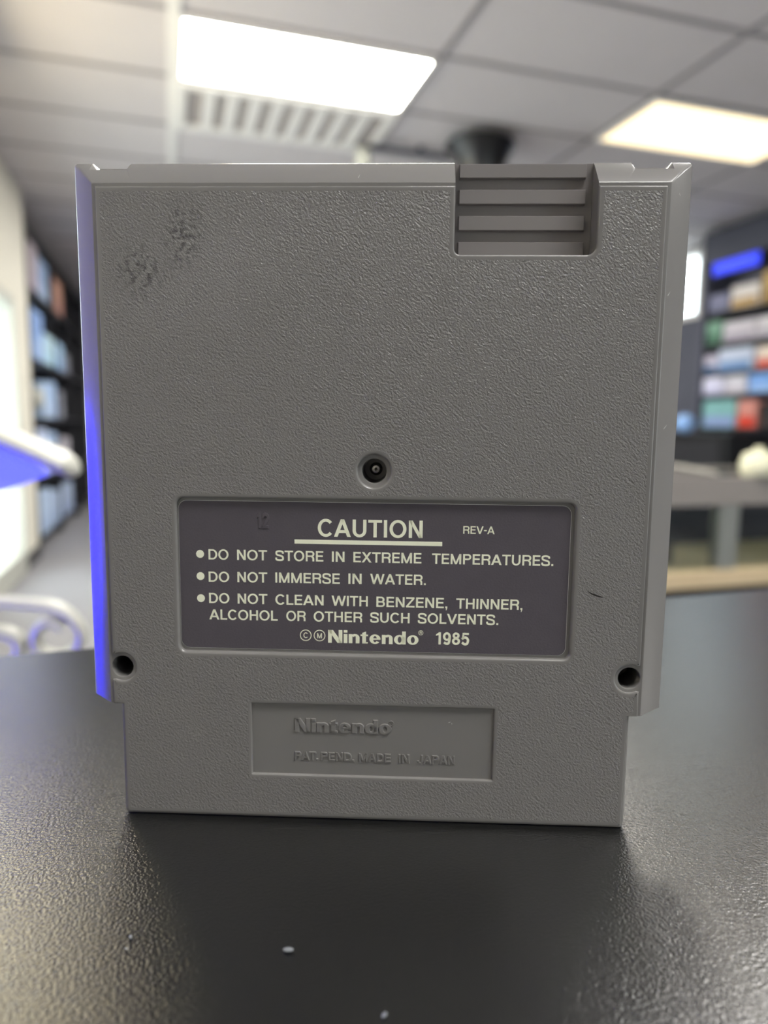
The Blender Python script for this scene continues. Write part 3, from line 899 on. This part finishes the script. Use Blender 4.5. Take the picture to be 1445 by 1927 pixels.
# ------------------------------------------------------------------ left shelf rack along the left wall
RX1 = XL + .34
t = thing('shelf_rack', 'dark tall shelf rack along the left wall beyond the bright door', 'shelf', (XL - .336, 6.30, 0))
RL = 3.9
levels = (.12, .62, 1.12, 1.60, 2.16)
m = MB().use(M['shelf']); m.box(.01, .028, 0, RL, 0, 2.66); m.build('back_panel', t)
for y in (0.0, 1.29, 2.58, RL - .03):
    m = MB().use(M['shelf']); m.box(.028, .33, y, y + .03, 0, 2.66); m.build('upright', t)
for z in levels + (2.63,):
    m = MB().use(M['shelf']); m.box(.028, .335, .03, RL - .03, z - .03, z); m.build('shelf_board', t)

def carton(name, label, cat, x0, x1, y0, y1, z0, h, base, accent, face, group=None):
    """printed box: chamfered body, printed front panel, band and title block. face: +1 front towards +X, -1 towards -X"""
    t = thing(name, label, cat, ((x0 + x1) / 2, (y0 + y1) / 2, z0), 0, group)
    hx, hy = (x1 - x0) / 2, (y1 - y0) / 2
    m = MB().use(paint(*base)); m.rbox(-hx, hx, -hy, hy, 0, h, min(.006, h * .05)); m.build('carton', t)
    xa, xb = (hx, hx + .0015) if face > 0 else (-hx - .0015, -hx)
    m = MB().use(paint(*accent)); m.box(xa, xb, -hy * .92, hy * .92, h * .05, h * .42); m.build('printed_band', t)
    return t

def lbox(y0, y1, lev, h, base, acc, label, dx=.0, name='boxed_game', cat='box'):
    carton(name, label, cat, XL - .26 + dx, XL - .02 + dx, y0, y1, levels[lev], h, base, acc, 1, 'goods on the left rack')  # pale blues on this rack carry the door's daylight, put into the print colours
lbox(6.45, 6.85, 4, .40, (193, 179, 186), (179, 165, 179), 'dusty pink box on the top shelf of the left rack')
lbox(6.90, 7.40, 4, .36, (157, 186, 226), (179, 201, 233), 'light blue box on the top shelf of the left rack')
lbox(7.74, 8.3, 4, .36, (212, 162, 140), (193, 143, 129), 'orange box on the top shelf of the left rack')
lbox(6.45, 6.98, 3, .42, (146, 179, 234), (172, 199, 242), 'large mid blue box on the second shelf of the left rack')
lbox(7.06, 7.58, 3, .28, (208, 241, 255), (193, 233, 251), 'pale cyan box on the second shelf of the left rack')
lbox(7.72, 8.2, 3, .28, (179, 215, 247), (157, 193, 237), 'sky blue box beside the pale cyan box')
lbox(8.3, 8.7, 3, .22, (121, 123, 131), (136, 137, 150), 'dark slate box at the far end of the second shelf')
lbox(6.96, 7.3, 2, .32, (193, 219, 251), (208, 226, 251), 'pale blue box on the third shelf of the left rack')
lbox(7.34, 7.58, 2, .34, (172, 201, 240), (157, 186, 229), 'narrow blue box on the third shelf of the left rack')
lbox(7.74, 8.1, 2, .28, (140, 141, 152), (157, 160, 172), 'grey box on the third shelf of the left rack')
lbox(6.45, 6.95, 1, .40, (205, 219, 248), (222, 225, 244), 'large lilac white box on the lower shelf of the left rack')
lbox(7.0, 7.5, 1, .36, (179, 205, 241), (193, 215, 244), 'blue and white box on the lower shelf of the left rack')
lbox(7.74, 8.4, 1, .30, (198, 193, 202), (179, 179, 193), 'pinkish grey box on the lower shelf of the left rack')
lbox(6.45, 7.0, 0, .36, (193, 215, 244), (179, 201, 233), 'pale blue box on the bottom shelf of the left rack')
lbox(7.1, 7.55, 0, .30, (179, 197, 226), (165, 186, 219), 'steel blue box on the bottom shelf of the left rack')
lbox(7.74, 8.5, 0, .30, (186, 204, 233), (172, 190, 226), 'long pale blue box on the bottom shelf of the left rack')
t = thing('globe_lamp', 'round white globe standing on the third shelf of the left rack', 'globe', (XL - .12, 6.72, levels[2]))
m = MB().use(M['stand']); m.lathe([(.05, 0), (.05, .02), (.02, .03), (.02, .05)], n=24); m.build('foot', t, smooth=40)
m = MB().use(M['stand']); m.lathe([(.012 + .115 * sin(pi * k / 14), .05 + .115 - .115 * cos(pi * k / 14)) for k in range(15)], n=28); m.build('globe', t, smooth=60)

# ------------------------------------------------------------------ right wall unit
Z = lambda rel: CAM_Z + rel
t = thing('display_shelving', 'slate shelving unit on the right wall with a dark fascia', 'shelf', (XR - .012, 4.3, 0))
ry0, ry1 = 0.0, 1.06
m = MB().use(M['shelf_grey']); m.box(-.03, -.01, ry0, ry1, Z(-.04), Z(1.70)); m.build('back_panel', t)
m = MB().use(M['wall_dark']); m.box(-.34, -.03, ry0, ry1, Z(1.44), Z(1.72)); m.build('fascia', t)
for y in (ry0, ry1 - .03):
    m = MB().use(M['shelf_grey']); m.box(-.32, -.03, y, y + .03, 0, Z(1.44)); m.build('upright', t)
RS = (.015, .305, .50, .745, 1.02)
for z in RS:
    m = MB().use(M['shelf']); m.box(-.33, -.03, ry0 + .03, ry1 - .03, Z(z - .022), Z(z)); m.build('shelf_board', t)
m = MB().use(M['shelf']); m.box(-.32, -.03, ry0 + .03, ry1 - .03, 0, Z(-.10)); m.build('base_cabinet', t)
t = thing('light_sign', 'glowing blue sign over the shelving on the right wall', 'sign', (XR - .40, 4.98, Z(1.305)))
m = MB().use(M['shelf']); m.rbox(-.01, .055, -.34, .19, 0, .125, .006); m.build('housing', t)
m = MB().use(M['blue_sign']); m.rbox(-.016, -.009, -.325, .175, .012, .113, .003); m.build('sign_face', t)
m = MB().use(M['shelf']); m.box(.0, .05, -.02, .02, .125, .135); m.build('bracket', t)

def rbox(y0, y1, lev, h, base, acc, label):
    carton('boxed_game', label, 'box', XR - .33, XR - .10, y0, y1, Z(RS[lev]), h, base, acc, -1, 'goods on the right wall shelving')
rbox(4.72, 5.02, 4, .185, (214, 208, 202), (176, 140, 74), 'white and gold box under the blue sign')
rbox(4.48, 4.69, 4, .25, (186, 150, 70), (150, 116, 50), 'tall gold box beside the white and gold box')
rbox(5.05, 5.27, 4, .15, (120, 122, 150), (100, 104, 130), 'grey blue box at the far end of the gold box shelf')
rbox(4.45, 4.72, 3, .17, (206, 202, 206), (170, 164, 176), 'pale grey box on the shelf below the gold boxes')
rbox(4.74, 5.08, 3, .17, (198, 194, 200), (160, 152, 166), 'wide pale grey box beside its pale neighbour below the gold boxes')
rbox(5.10, 5.28, 3, .20, (110, 150, 128), (60, 100, 80), 'green box at the far end below the gold boxes')
rbox(4.45, 4.70, 2, .175, (226, 210, 196), (206, 74, 60), 'cream and red box on the middle shelf')
rbox(4.74, 5.12, 2, .19, (190, 200, 220), (96, 136, 186), 'wide white and blue box on the middle shelf')
rbox(5.14, 5.28, 2, .15, (190, 184, 200), (52, 98, 140), 'small white box with blue base on the middle shelf')
rbox(4.45, 4.76, 1, .155, (120, 164, 228), (150, 184, 232), 'bright blue box on the shelf above the red box')
rbox(4.79, 5.02, 1, .15, (206, 206, 216), (196, 190, 200), 'white box on the shelf above the teal box')
rbox(5.05, 5.28, 1, .15, (214, 214, 236), (186, 186, 214), 'lilac white box at the far end above the teal box')
rbox(4.66, 4.86, 0, .23, (206, 140, 130), (214, 60, 40), 'pink and red box on the bottom shelf')
rbox(4.88, 5.26, 0, .24, (126, 176, 176), (140, 160, 206), 'teal and lilac box on the bottom shelf')
rbox(4.42, 4.62, 0, .2, (40, 38, 40), (60, 50, 50), 'black box on the bottom shelf beside the red one')

# black cabinet below, with a pale ball on it
t = thing('media_cabinet', 'long black cabinet in front of the right wall shelving', 'cabinet', (3.95, 4.75, 0))
m = MB().use(M['black']); m.rbox(-.22, .22, -.75, .75, .06, Z(-.03), .006); m.build('body', t)
m = MB().use(M['black']); m.box(-.19, .19, -.72, .72, 0, .06); m.build('plinth', t)
for y in (-.36, .36):
    m = MB().use(M['shelf']); m.rbox(-.236, -.221, y - .34, y + .34, .1, Z(-.09), .004); d = m.build('door', t)
    m = MB().use(M['alu']); m.box(-.25, -.237, y - .06, y + .06, .8, .815); m.build('handle', d)
t = thing('pale_ball', 'pale blue ball resting on the black cabinet beside the cartridge edge', 'ball', (3.965, 4.71, Z(-.03)))
m = MB().use(paint(150, 190, 245)); m.lathe([(.075 * sin(pi * k / 16) + .0005, .075 - .075 * cos(pi * k / 16)) for k in range(17)], n=32); m.build('ball', t, smooth=60)
m = MB().use(paint(120, 165, 230)); m.lathe([(.0755, .070), (.0765, .075), (.0755, .080)], n=32, cap0=False, cap1=False); m.build('seam', t, smooth=60)

# ------------------------------------------------------------------ glass showcase on the right
KX, KY = 1.905, 2.0                                 # outer corner of the middle post
t = thing('glass_showcase', 'grey framed glass showcase standing beyond the counter', 'showcase', (KX, KY, 0))
ztop, zdeck = Z(-.165), Z(-.50)
x0, x1, dp = -1.0, .95, .55
m = MB().use(M['shelf']); m.box(x0 + .01, x1 - .01, .01, dp - .01, .08, zdeck - .06); m.build('base_cabinet', t)
m = MB().use(M['black']); m.box(x0 + .04, x1 - .04, .04, dp - .04, 0, .08); m.build('plinth', t)
m = MB().use(M['tan']); m.rbox(x0, x1, -.012, dp, zdeck - .06, zdeck, .004); m.build('deck', t)
for x in (x0, -.04, x1 - .08):
    for y in (0, dp - .05):
        m = MB().use(M['alu']); m.rbox(x, x + .08 if y == 0 else x + .05, y, y + .05, zdeck, ztop - (.10 if y == 0 else .025), .004); m.build('post', t)
M['fascia'] = mat('fascia_grey', srgb(128, 123, 118), .45, .4, var=(20, srgb(118, 113, 108)))
m = MB().use(M['fascia'])
m.box(x0, x1, -.004, .05, ztop - .10, ztop); m.box(x0, x1, dp - .05, dp, ztop - .025, ztop)
m.box(x0, x0 + .05, .05, dp - .05, ztop - .025, ztop); m.box(x1 - .05, x1, .05, dp - .05, ztop - .025, ztop)
m.build('top_frame', t)
m = MB().use(M['case_glass']); m.box(x0 + .05, x1 - .05, .05, dp - .05, ztop - .012, ztop - .006); m.build('glass_top', t)
for xa, xb in ((x0 + .08, -.04), (.04, x1 - .08)):
    m = MB().use(M['case_glass']); m.box(xa, xb, .018, .024, zdeck, ztop - .10); m.build('glass_front', t)
    m = MB().use(M['case_glass']); m.box(xa, xb, .06, dp - .06, zdeck + .16, zdeck + .166); m.build('glass_shelf', t)
m = MB().use(M['black']); m.box(x0 + .05, x1 - .05, dp - .03, dp - .024, zdeck, ztop - .025); m.build('back_panel', t)
# sloping grey panel standing on the showcase frame, left of the post
t = thing('sloping_panel', 'grey panel with a sloping top edge lying across the glass showcase', 'panel', (KX - .36, KY + .03, ztop))
pts = [(-.62, .0), (.30, .0), (.30, .006), (-.62, .150)]
m = MB().use(M['fascia'])
m.stack([[(x, -.02, z) for x, z in pts], [(x, .02, z) for x, z in pts]]); m.add([(x, -.02, z) for x, z in pts], [(0, 1, 2, 3)]); m.add([(x, .02, z) for x, z in pts], [(0, 1, 2, 3)])
m.build('panel', t)
m = MB().use(mat('pale_rail', srgb(190, 186, 176), .4, .5, var=(20, srgb(180, 176, 166)))); m.tube([(-.62, 0, .154), (.30, 0, .011)], .024, .007, 10); m.build('edge_rail', t, smooth=50)
def jar(name, label, x, y, z, prof, mt, cat, lid=None):
    t = thing(name, label, cat, (KX + x, KY + y, z))
    m = MB().use(mt); m.lathe(prof, n=36); m.build('body', t, smooth=40)
    if lid:
        m = MB().use(mt); m.lathe(lid, n=36); m.build('lid', t, smooth=40)
jar('lidded_jar', 'cream lidded jar standing on the corner of the glass showcase', .135, .03, ztop,
    [(.050, 0), (.058, .012), (.060, .05), (.052, .068)], M['cream'], 'jar', [(.053, .0685), (.053, .076), (.030, .086), (.014, .090), (.014, .102), (.005, .105)])
t = thing('display_console', 'dark console box inside the glass showcase', 'console', (KX - .42, KY + .28, zdeck))
m = MB().use(M['black']); m.rbox(-.34, .30, -.14, .14, 0, .14, .006); m.build('body', t)
m = MB().use(M['shelf_grey']); m.box(-.30, .26, -.142, -.14, .08, .09); m.build('vent_strip', t)
jar('cream_cup', 'small cream cup on the glass shelf inside the showcase', .12, .16, zdeck + .166, [(.03, 0), (.035, .005), (.045, .09), (.04, .09), (.032, .01)], M['cream'], 'cup')
